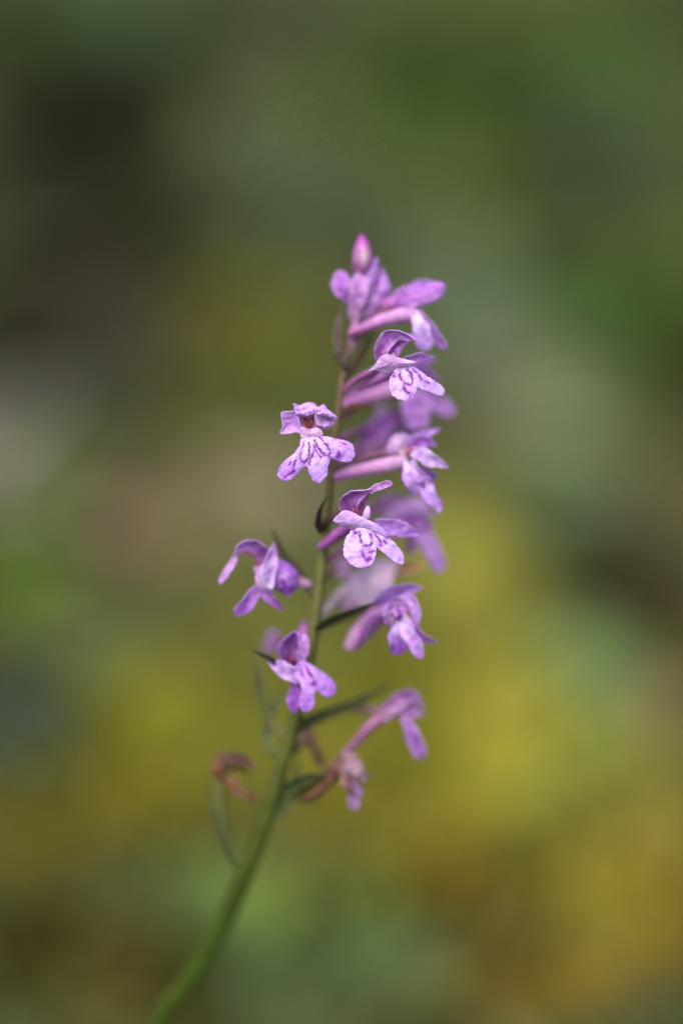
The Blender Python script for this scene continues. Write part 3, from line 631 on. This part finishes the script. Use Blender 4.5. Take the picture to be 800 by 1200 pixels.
# --- I: left flower
flower('left hand flower with arched hood and spreading lip lobes', (308, 668, 5), join(col_(304, 666, 6, -4, -10, 5, (.30, .09, .12))), [
    ('dorsal_sepal', R([(312, 664, 6), (308, 646, 5), (294, 637, 3.8), (281, 641, 3.2), (273, 655, 3.4)], 21, roll=-20, roll1=10, curl=1.2, col=(.57, .28, .70), base=(.42, .12, .42))),
    ('petal', R([(276, 652, 3.6), (271, 663, 3.6), (264, 673, 3.8), (257, 684, 4.2)], 9.5, roll=20, curl=.7, prof='strap', col=(.54, .28, .64))),
    ('petal', R([(310, 662, 7), (303, 648, 7), (290, 644, 6.5), (282, 650, 6)], 14, roll=20, curl=-1.0, col=(.36, .10, .30), base=RUST)),
    ('lateral_sepal', R([(313, 690, 3), (314, 674, 2.6), (317, 656, 2.8), (322, 635, 3.5)], 21, roll=15, roll1=40, curl=1.0, prof='leaf', col=(.56, .32, .74), base=WHT, edge=PALE)),
    ('lateral_sepal', patch([(318, 664), (326, 656), (338, 661), (347, 669), (350, 678), (346, 690), (338, 698), (328, 694), (320, 688), (317, 676)], (331, 677), dz=5.5, gx=.35, bulge=1.3, col=(.40, .15, .60), centre=(.56, .32, .72), edge=(.36, .12, .56), seed=12, nr=22, nt=110,
                            marks=[(2.0, (319, 675), (321, 682)), (1.9, (331, 680), (334, 688), (329, 690)), (1.8, (338, 692), (344, 688))])),
    ('lip', join(R([(306, 676, 4), (300, 692, 3.4), (290, 706, 3.2), (276, 721, 3.6)], 19, roll=-25, curl=1.0, prof='lobe', col=(.40, .14, .60), base=(.5, .28, .58)),
                 R([(306, 680, 4), (312, 694, 3.6), (322, 706, 3.8), (333, 716, 4.4)], 16, roll=30, curl=1.2, prof='leaf', col=(.44, .18, .58), base=(.5, .28, .58), edge=(.28, .07, .40)),
                 R([(303, 664, 4.6), (306, 674, 3.8), (308, 684, 3.6), (312, 692, 4)], 15, roll=0, curl=1.4, prof='strap', col=(.52, .30, .58)))),
    ('spur', T([(318, 676, 7), (334, 681, 7.5), (350, 683, 8.5), (364, 686, 9)], [7, 8, 7, 4.5], (.54, .26, .52), (.58, .34, .54), n=14)),
    ('ovary', T([stem_at(702), (358, 686, 10), (338, 672, 9), (318, 664, 7)], [4, 4.8, 5.2, 5], OVG, OVA, rib=.12, twist=5)),
])
SHIFT[0] = 3.5
# --- J: right middle
flower('right hand flower with dark violet lip above the bare stem', (462, 716, 5), join(col_(460, 722, 5, 8, -10, 7, (.58, .34, .62)), T([(460, 732, 3.6), (459, 724, 3.4), (462, 718, 3.8)], [1.6, 2.6, 1.6], (.66, .48, .52), (.42, .12, .30), n=8)), [
    ('dorsal_sepal', R([(440, 710, 6.5), (458, 698, 5.5), (476, 691, 5), (495, 688, 5.4)], 26, roll=15, curl=1.2, col=(.46, .22, .66))),
    ('lateral_sepal', R([(464, 706, 4.5), (480, 702, 3.5), (487, 716, 3.2), (486, 736, 3.8)], 14, roll=-10, curl=1.1, prof='strap', col=(.54, .30, .70))),
    ('petal', R([(452, 716, 5.5), (464, 706, 4.6), (476, 708, 4), (480, 720, 3.8)], 13, roll=20, curl=1.0, col=(.50, .18, .46))),
    ('lip', join(R([(464, 726, 4), (465, 740, 3.4), (466, 754, 3.4), (467, 767, 4)], 25, roll=-10, curl=.9, prof='lobe', col=(.30, .08, .52), base=WHT),
                 R([(468, 722, 4), (478, 738, 3), (486, 754, 2.8), (494, 772, 3.2)], 19, roll=15, curl=1.2, prof='strap', col=(.54, .28, .72), base=WHT, wave=.12),
                 R([(480, 732, 4), (492, 744, 4.4), (502, 750, 4.8), (513, 753, 5.4)], 12, roll=30, curl=.8, prof='leaf', col=(.46, .20, .60)))),
    ('petal', patch([(446, 713), (456, 706), (470, 706), (477, 716), (475, 729), (466, 738), (455, 734), (448, 724)], (462, 721), dz=4.2, gx=-.1, bulge=.9, col=(.54, .30, .64), centre=(.66, .46, .66), edge=(.44, .18, .54), noise_amp=.6, seed=18,
                    marks=[(1.6, (456, 714), (460, 722)), (1.5, (466, 712), (468, 722), (466, 730)), (1.4, (454, 726), (460, 731)), (1.3, (471, 718), (473, 724))])),
    ('spur', T([(458, 718, 6), (444, 722, 7), (428, 736, 8), (417, 749, 8.8), (408, 760, 9.4)], [9, 12, 13, 12, 7], (.40, .16, .44), (.66, .38, .62), n=18, seg=14)),
    ('lateral_sepal', R([(452, 714, 5.6), (440, 724, 5.5), (428, 740, 6), (418, 756, 6.8)], 12, roll=50, curl=1.2, prof='strap', col=(.24, .07, .30))),
    ('ovary', T([stem_at(742), (392, 728, 10), (420, 716, 9), (446, 712, 6.5)], [4.2, 4.8, 5.4, 5], OVG, OVA, rib=.12, twist=5)),
])
SHIFT[0] = 0
# --- K: pale flower far behind J
flower('pale pink flower out of focus on the far side', (436, 684, 24), col_(440, 684, 23, 6, -8, 8), [
    ('dorsal_sepal', R([(414, 706, 20), (430, 688, 19), (446, 672, 19), (466, 658, 20)], 50, roll=10, curl=1.1, col=(.70, .46, .68), base=WHT)),
    ('lateral_sepal', R([(414, 706, 23), (424, 694, 22), (436, 692, 22), (456, 694, 19)], 44, roll=-10, curl=.9, col=(.74, .56, .70), base=WHT)),
    ('lip', R([(436, 688, 24), (448, 696, 25), (458, 708, 26)], 24, roll=20, curl=.8, prof='lobe', col=(.56, .32, .66))),
    ('petal', R([(452, 672, 21), (470, 668, 19), (484, 664, 17), (498, 663, 16)], 15, roll=10, curl=1.4, prof='lobe', col=(.56, .32, .06), base=(.55, .35, .45))),
    ('spur', T([(432, 690, 23), (420, 700, 21), (408, 710, 19), (400, 716, 18)], [8, 8, 6, 4], (.58, .36, .56), (.52, .3, .5), n=14)),
    ('ovary', T([stem_at(728), (384, 712, 14), (402, 696, 20), (424, 688, 21)], [5, 7.5, 9, 8], (.44, .38, .30), (.66, .48, .56), rib=.12, twist=5)),
])
# --- K2: far side, small pink bit above K
flower('small pink flower peeping past the stem on the far side', (398, 660, 22), col_(400, 660, 21, 2, -6, 5), [
    ('dorsal_sepal', R([(392, 668, 22), (400, 662, 21), (408, 658, 21), (416, 654, 22)], 16, roll=10, curl=1.2, col=(.56, .28, .58))),
    ('lip', R([(396, 664, 21), (402, 672, 20.5), (410, 676, 21)], 14, roll=10, curl=.8, prof='lobe', col=(.56, .30, .62))),
    ('ovary', T([stem_at(694), (378, 680, 15), (390, 668, 20), (398, 662, 22)], [3.6, 4.2, 4.6, 4], OVG, OVA, rib=.12, twist=5)),
])
SHIFT[0] = 3.5
# --- L: lower left
flower('lowest fresh flower with rounded violet lip beside the stem', (346, 774, 4), join(col_(343, 776, 5, -2, -9, 5, (.26, .04, .09))), [
    ('dorsal_sepal', R([(342, 778, 6), (336, 760, 5), (342, 748, 3.2), (350, 742, 2.4), (352, 752, 1.4)], 26, roll=-10, curl=1.4, prof='leaf', col=(.50, .19, .66), base=MAG)),
    ('petal', R([(352, 776, 4), (355, 764, 3), (357, 754, 2.6), (355, 743, 3)], 14, roll=-10, curl=.9, prof='strap', col=(.54, .26, .66))),
    ('petal', R([(334, 772, 5), (331, 762, 4), (334, 752, 3.4), (342, 744, 3.2)], 12, roll=20, curl=.9, col=(.40, .12, .52))),
    ('lateral_sepal', R([(356, 797, 3), (343, 790, 2.4), (328, 782, 2.6), (312, 773, 3.4)], 21, roll=-10, curl=.9, prof='leaf', col=(.50, .28, .68), base=PALE, edge=PALE)),
    ('lip', patch([(346, 782), (352, 775), (362, 777), (372, 784), (384, 792), (392, 801), (393, 811), (385, 817), (376, 813), (370, 808), (368, 816), (368, 826), (362, 833), (354, 833), (350, 824),
                   (353, 812), (352, 802), (346, 794)], (359, 793), dz=2.2, gy=-.2, gx=.2, bulge=.1, arch=1.0, col=(.46, .20, .68), centre=(.60, .40, .74), edge=(.42, .17, .66), nr=28, nt=144, seed=14,
                  marks=[(1.4, (350, 780), (354, 787)), (1.3, (357, 779), (364, 790), (368, 797)), (2.4, (367, 802), (371, 802)), (1.2, (352, 786), (356, 794)), (1.0, (359, 785), (363, 792))])),
    ('lateral_sepal', R([(347, 792, 4), (346, 806, 3.4), (344, 820, 3.2), (345, 835, 3.4)], 17, roll=20, curl=1.1, prof='lobe', col=(.27, .07, .42), edge=(.40, .17, .55))),
    ('spur', T([(350, 770, 6), (354, 756, 7.5), (356, 744, 9), (357, 730, 10)], [7, 8, 8, 5], (.34, .11, .40), (.38, .16, .40), n=14)),
    ('ovary', T([stem_at(812), (348, 792, 10), (343, 778, 8), (344, 768, 6)], [4.4, 5, 5.4, 5], OVG, OVA, rib=.12, twist=5)),
])
# --- L2: blurred lilac blob left of L
flower('blurred lilac flower behind the lowest fresh one', (322, 752, 20), col_(322, 752, 19, -2, -4, 6), [
    ('dorsal_sepal', R([(326, 760, 20), (322, 750, 19), (318, 744, 19), (314, 742, 20)], 20, roll=0, curl=1.2, col=(.34, .17, .44))),
    ('lip', R([(320, 752, 19), (316, 758, 18.5), (314, 764, 19)], 16, roll=0, curl=.9, prof='lobe', col=(.36, .18, .46))),
    ('ovary', T([stem_at(800), (346, 782, 15), (334, 764, 19), (324, 754, 20)], [4, 4.4, 4.6, 4], OVG, (.25, .12, .2), rib=.12, twist=5)),
])
SHIFT[0] = 2
# --- M: drooping, nearly over
flower('fading lilac flower drooping on a long curved ovary', (456, 836, 13), T([(450, 838, 12.8), (462, 832, 12.4), (472, 836, 12.2), (476, 846, 12)], [6, 8, 7, 4], (.46, .24, .44), (.40, .16, .42), n=10), [
    ('dorsal_sepal', R([(444, 846, 13), (456, 832, 12), (470, 820, 11.5), (484, 816, 11.5), (498, 834, 12)], 22, roll=-20, roll1=10, curl=1.4, col=(.38, .17, .40), base=(.44, .26, .40), rag=.3, crumple=2.2, vein=.4)),
    ('lateral_sepal', R([(466, 838, 12.4), (478, 838, 11.6), (488, 836, 11.4), (497, 838, 12)], 15, roll=20, curl=1.1, col=(.40, .19, .46), wave=.2)),
    ('petal', R([(454, 836, 13), (470, 828, 12.6), (484, 824, 12.5), (494, 826, 13)], 18, roll=160, curl=1.2, col=(.36, .15, .40))),
    ('lip', R([(470, 834, 12), (479, 852, 11.2), (488, 872, 11.4), (494, 889, 12)], 21, roll=10, curl=1.2, prof='lobe', col=(.36, .16, .52), edge=(.62, .42, .66), vein=.6, rag=.3, crumple=2)),
    ('spur', T([(448, 840, 13), (432, 852, 13), (418, 868, 13.5), (404, 882, 14)], [6.5, 6, 5, 3.6], (.40, .17, .34), (.34, .13, .26), n=16)),
    ('ovary', T([stem_at(862), (376, 842, 16), (410, 830, 18), (446, 834, 14)], [4.4, 5, 4.8, 4.6], OVG, (.3, .14, .2), rib=.12, twist=5)),
])
# --- N: withered, right
flower('withered brown flower curled on the right of the stem', (398, 900, 12), T([(386, 906, 12), (396, 898, 11.5), (408, 896, 11.5)], [6, 8, 5], BWN, (.26, .12, .10), n=9), [
    ('dorsal_sepal', R([(390, 902, 12), (402, 891, 11.4), (418, 896, 11), (431, 912, 11.4)], 20, roll=-10, curl=1.6, col=(.40, .24, .26), base=(.26, .10, .05), wave=.32, rag=.5, crumple=3.2, vein=.5), M_WITHER),
    ('lateral_sepal', R([(402, 896, 12), (416, 900, 11), (424, 910, 11), (426, 924, 11.6)], 15, roll=30, curl=1.6, col=(.34, .22, .14), wave=.32, rag=.5, crumple=3.2, vein=.5), M_WITHER),
    ('lateral_sepal', R([(398, 898, 11.6), (410, 898, 10.6), (420, 904, 10.4), (428, 918, 10.8)], 14, roll=-20, curl=1.8, col=(.40, .25, .34), wave=.32, rag=.5, crumple=3.2, vein=.5), M_WITHER),
    ('petal', R([(396, 900, 11.6), (402, 908, 10.6), (408, 920, 10.4), (410, 934, 11)], 12, roll=10, curl=1.9, col=(.30, .14, .12), wave=.32, rag=.5, crumple=3.2, vein=.5), M_WITHER),
    ('lip', R([(406, 900, 11.4), (413, 916, 11), (416, 932, 11), (413, 949, 11.6)], 17, roll=10, curl=1.5, prof='lobe', col=(.34, .17, .42), base=(.34, .17, .16), wave=.32, rag=.5, crumple=3.2, vein=.5), M_WITHER),
    ('spur', T([(396, 898, 12), (388, 912, 12), (378, 924, 12.5), (364, 934, 13), (352, 938, 14)], [6.5, 6.5, 4.6, 4.8, 2.8], (.16, .06, .03), (.15, .07, .04), n=26, rib=.3, twist=7), M_WITHER),
    ('ovary', T([stem_at(945), (346, 930, 17), (366, 915, 15), (388, 902, 12.5)], [5, 7, 7, 5], (.13, .15, .04), (.16, .12, .05), rib=.15, twist=5), M_STEM),
])
# --- N2: thin withered ovary above N
flower('thin dried pinkish stalk flower behind the withered one', (362, 862, 18), T([(358, 850, 18), (361, 860, 18), (366, 876, 18)], [5, 6, 4], (.34, .18, .14), (.30, .14, .10), n=9), [
    ('lip', R([(362, 858, 18), (368, 874, 18), (376, 892, 18.5), (384, 900, 19)], 12, roll=10, curl=1.6, prof='strap', col=(.26, .12, .07), wave=.32, rag=.5, crumple=3.2, vein=.5), M_WITHER),
    ('ovary', T([stem_at(890), (350, 872, 17), (358, 860, 18)], [4.6, 6, 5], OVG, (.3, .16, .12), rib=.12, twist=5), M_STEM),
])
# --- O: withered hook, left
flower('withered hooked brown flower on the left of the stem', (258, 900, 17), T([(258, 910, 17), (256, 902, 16.5), (257, 894, 16.5)], [5, 7, 5], BWN, (.2, .09, .035), n=9), [
    ('dorsal_sepal', R([(255, 912, 17), (253, 898, 16.4), (264, 886, 16), (282, 888, 16), (305, 900, 16.6)], 15, roll=-20, curl=1.8, col=(.17, .07, .06), base=(.24, .12, .04), wave=.32, rag=.5, crumple=3.2, vein=.5), M_WITHER),
    ('lip', R([(258, 908, 17), (270, 918, 16.6), (286, 927, 16.6), (302, 938, 17.2)], 15, roll=10, curl=1.6, prof='strap', col=(.24, .105, .035), wave=.32, rag=.5, crumple=3.2, vein=.5), M_WITHER),
    ('spur', T([(259, 902, 17), (270, 898, 17.5), (284, 898, 18.5), (294, 904, 19)], [5, 5, 4, 2.5], (.18, .08, .035), (.16, .07, .03), n=12), M_WITHER),
    ('ovary', T([stem_at(1018), (272, 996, 20), (261, 960, 18.5), (257, 926, 17.5), (258, 908, 17)], [4.5, 5.5, 6, 5.5, 4], (.20, .24, .06), (.26, .24, .07), n=20, rib=.15, twist=4), M_STEM),
])

SHIFT[0] = 0
# --- bracts: the narrow leaf under each flower
def bract(label, pts, width, col, roll=20, curl=1.0, tip=None):
    g = ribbon(pts, width, roll=roll, curl=curl, prof='lance', col=col if tip is None else tip, base=col, edge=np.array(col) * .9, nu=22, nv=7, wave=.03)
    o = mesh_obj('bract', *g[:2], M_BRACT, P(*pts[0]), ORCH, g[2], thick=.00028)
    if label: o['label'] = label
bract('pale brownish bract beside the tip', [(405, 432, 9), (396, 412, 8), (395, 388, 8), (402, 358, 9)], 14, (.20, .14, .11), roll=20)
bract(None, [(403, 446, 9), (418, 424, 10.5), (432, 400, 12), (440, 384, 13)], 10, (.12, .07, .055), roll=30)
bract(None, [(396, 488, 9.6), (412, 476, 12), (430, 478, 14), (436, 482, 15)], 8, (.34, .13, .03), roll=20)
bract(None, [(389, 540, 9.6), (380, 530, 8), (374, 518, 8), (372, 506, 8.5)], 9, (.12, .11, .04), roll=20)
bract('dark bract hugging the stem', [(377, 624, 9), (372, 612, 7), (374, 598, 6), (382, 583, 6.2)], 11, (.10, .07, .05), roll=30)
bract('dark pointed bract behind the left flower', [(366, 700, 11), (350, 672, 13), (332, 650, 13), (319, 619, 12)], 12, (.085, .075, .045), roll=35)
bract('dark green bract under the right hand flower', [(370, 737, 9.5), (392, 725, 7.5), (416, 716, 6.5), (440, 706, 6.8)], 11.5, DGB, roll=25)
bract('dark tipped bract beside the lowest fresh flower', [(352, 808, 11), (336, 786, 8), (318, 773, 6), (296, 762, 5.6)], 10, (.05, .05, .04), roll=25)
bract('long upright grey green bract left of the stem', [(338, 868, 14), (318, 846, 15), (304, 806, 15), (297, 752, 16)], 15, (.24, .25, .08), roll=25, tip=(.13, .13, .05))
bract('long grey green bract reaching right', [(346, 850, 14), (376, 838, 15), (412, 826, 16), (458, 801, 18)], 16, (.12, .13, .045), roll=20)
bract('green bract under the withered flower', [(328, 926, 15), (346, 916, 14), (362, 910, 13.5), (382, 908, 14)], 11, (.05, .085, .03), roll=20)
bract('pale green bract lying along the lower stem', [(318, 962, 18), (336, 942, 17.5), (346, 916, 17.5), (350, 884, 18)], 13, (.16, .20, .07), roll=20)
bract('long bract left of the lower stem', [(276, 1016, 21), (262, 988, 18), (252, 952, 17), (247, 912, 17)], 8.5, (.12, .14, .06), roll=30)
bract(None, [(320, 886, 16), (312, 862, 17), (320, 830, 19), (334, 806, 21)], 12, (.16, .20, .09), roll=20)

# lower leaves of the orchid, at the foot of the stem
for (ang, ln, zz) in ((55, .060, .010), (165, .075, .008), (265, .065, .014)):
    a_ = math.radians(ang); b0 = base + np.array((0, 0, zz))
    pts = [b0, b0 + np.array((math.cos(a_) * ln * .25, math.sin(a_) * ln * .25, ln * .30)), b0 + np.array((math.cos(a_) * ln * .6, math.sin(a_) * ln * .6, ln * .36)),
           b0 + np.array((math.cos(a_) * ln, math.sin(a_) * ln, ln * .12))]
    pts = [np.array(p) for p in pts]
    g = ribbon(pts, .013, curl=.9, prof='lance', col=(.06, .10, .03), base=(.08, .13, .03), world=True, unit=1, nu=20, nv=9)
    mesh_obj('leaf', *g[:2], M_BRACT, base, ORCH, g[2], thick=.0004)

# ------------------------------------------------------------------ plants and litter behind
def herb(px, py, size, n, col, label, dark=.8):
    p, t = ground_at(px, py)
    root = empty('herb', (p.x, p.y, p.z - .002)); tag(root, label, 'herb', 'low herbs growing in the moss')
    o = np.array((p.x, p.y, p.z - .002))
    for i in range(n):
        a_ = random.uniform(0, 2 * math.pi); rr = random.uniform(.15, .75) * size; h = random.uniform(.35, .95) * size
        top = o + np.array((math.cos(a_) * rr, math.sin(a_) * rr, h))
        st = tube([o, o + (top - o) * np.array((.3, .3, .6)), top], [.0007, .0006, .0005], np.array(col) * .8, None, n=6, seg=5, world=True, unit=1)
        so = mesh_obj('stalk', *st[:2], M_STEM, o, root, st[2])
        ll = random.uniform(.6, .95) * size; dr = np.array((math.cos(a_), math.sin(a_), 0))
        c = np.array(col) * random.uniform(dark, 1.25)
        g = ribbon([top, top + dr * ll * .35 + np.array((0, 0, ll * .10)), top + dr * ll * .7 + np.array((0, 0, ll * .05)), top + dr * ll + np.array((0, 0, -ll * .12))],
                   ll * random.uniform(.5, .7), curl=-.7, prof='leaf', col=c, world=True, unit=1, nu=9, nv=5, vein=.2)
        mesh_obj('leaf', *g[:2], M_LEAF, top, so, g[2], thick=.0003)
herb(262, 1115, .008, 6, (.12, .20, .05), 'pale blue green herb by the foot of the orchid stem')
herb(462, 1190, .010, 8, (.10, .17, .06), 'blue green herb in the moss to the right of the orchid stem')
herb(415, 1045, .013, 7, (.19, .21, .04), 'small yellow green herb on the moss just behind the stem')
herb(35, 665, .034, 10, (.11, .17, .035), 'bright green herb next to the reddish dead leaf')
herb(10, 880, .022, 8, (.065, .095, .055), 'dark blue green herb growing at the edge of the moss mound')
herb(690, 850, .017, 8, (.16, .24, .09), 'pale teal herb at the edge of the yellow moss mound')
herb(750, 410, .06, 14, (.075, .12, .025), 'leafy green herb on the bank above the teal herb')
herb(610, 170, .06, 16, (.065, .11, .028), 'large dark green leafy herb high on the bank')
herb(15, 50, .05, 10, (.07, .12, .02), 'green herb beside the dark shade painted on the bank')
herb(370, 290, .05, 12, (.085, .12, .065), 'grey green herb at the middle of the bank')
herb(120, 470, .035, 8, (.07, .085, .05), 'dull grey green herb above the pale stick')

def dead_leaf(px, py, size, col, label):
    p, t = ground_at(px, py)
    a_ = random.uniform(0, 2 * math.pi); dr = np.array((math.cos(a_), math.sin(a_), .25))
    o = np.array((p.x, p.y, p.z + .008)) - dr * size * .5
    o[2] = max(o[2], float(height(o[0], o[1])) + .003)
    tip = o + dr * size; tip[2] = max(tip[2], float(height(tip[0], tip[1])) + .006)
    mid = (o + tip) / 2; mid[2] = max(mid[2], float(height(mid[0], mid[1])) + .006) + .006
    g = ribbon([o, mid, tip], size * .62, curl=random.choice((-1, 1)) * 1.0, prof='leaf', col=col, world=True, unit=1, nu=14, nv=9, wave=.14, vein=.3)
    q = tube([o - dr * size * .25, o, mid, tip], [.0006, .0008, .0007, .0003], np.array(col) * .7, None, n=10, seg=5, world=True, unit=1)
    b = mesh_obj('dead_leaf', *g[:2], M_DEAD, o, None, g[2], thick=.0004)
    mesh_obj('midrib', *q[:2], M_DEAD, o, b, q[2])
    tag(b, label, 'dead leaf', 'dead leaves lying on the forest floor')
dead_leaf(150, 650, .040, (.19, .095, .065), 'reddish brown dead leaf next to the bright green herb')
dead_leaf(290, 610, .044, (.26, .20, .12), 'beige dead leaf on the crest of the moss mound')
dead_leaf(60, 390, .060, (.115, .07, .045), 'dark brown dead leaf above the pale stick')
dead_leaf(95, 440, .050, (.14, .09, .06), 'umber dead leaf close to the dull grey green herb')
dead_leaf(690, 200, .060, (.15, .135, .10), 'greyish dead leaf right of the large bank herb')
dead_leaf(620, 480, .055, (.19, .17, .11), 'pale tan dead leaf at the foot of the bank')
dead_leaf(285, 125, .070, (.135, .115, .075), 'tan grey dead leaf right of the painted dark shade on the bank')
dead_leaf(785, 868, .022, (.20, .13, .05), 'orange brown dead leaf at the right edge of the mound')
dead_leaf(590, 1150, .016, (.11, .08, .02), 'small brown dead leaf near the blue green herb')
dead_leaf(740, 640, .05, (.06, .045, .02), 'very dark dead leaf behind the teal herb')

# pale dead stick lying on the slope at the left
pa, _ = ground_at(-60, 515); pb, _ = ground_at(80, 640)
pa = np.array(pa) + np.array((-.02, 0, .010)); pb = np.array(pb) + np.array((0, 0, .006))
pm = (pa + pb) / 2; pm[2] = max(pm[2], float(height(pm[0], pm[1])) + .008)
g = tube([pa, pm, pb], [.010, .009, .006], (.155, .115, .085), (.13, .10, .07), n=24, seg=12, rib=.08, twist=3, world=True, unit=1)
st = mesh_obj('stick', *g[:2], M_WOOD, pa, None, g[2]); tag(st, 'pale weathered dead stick lying on the slope', 'stick')
tw = pm + np.array((.03, .02, .03))
g = tube([pm, (pm + tw) / 2 + np.array((.004, 0, .002)), tw], [.004, .003, .0015], (.26, .22, .18), None, n=10, seg=7, world=True, unit=1)
mesh_obj('twig', *g[:2], M_WOOD, pm, st, g[2])
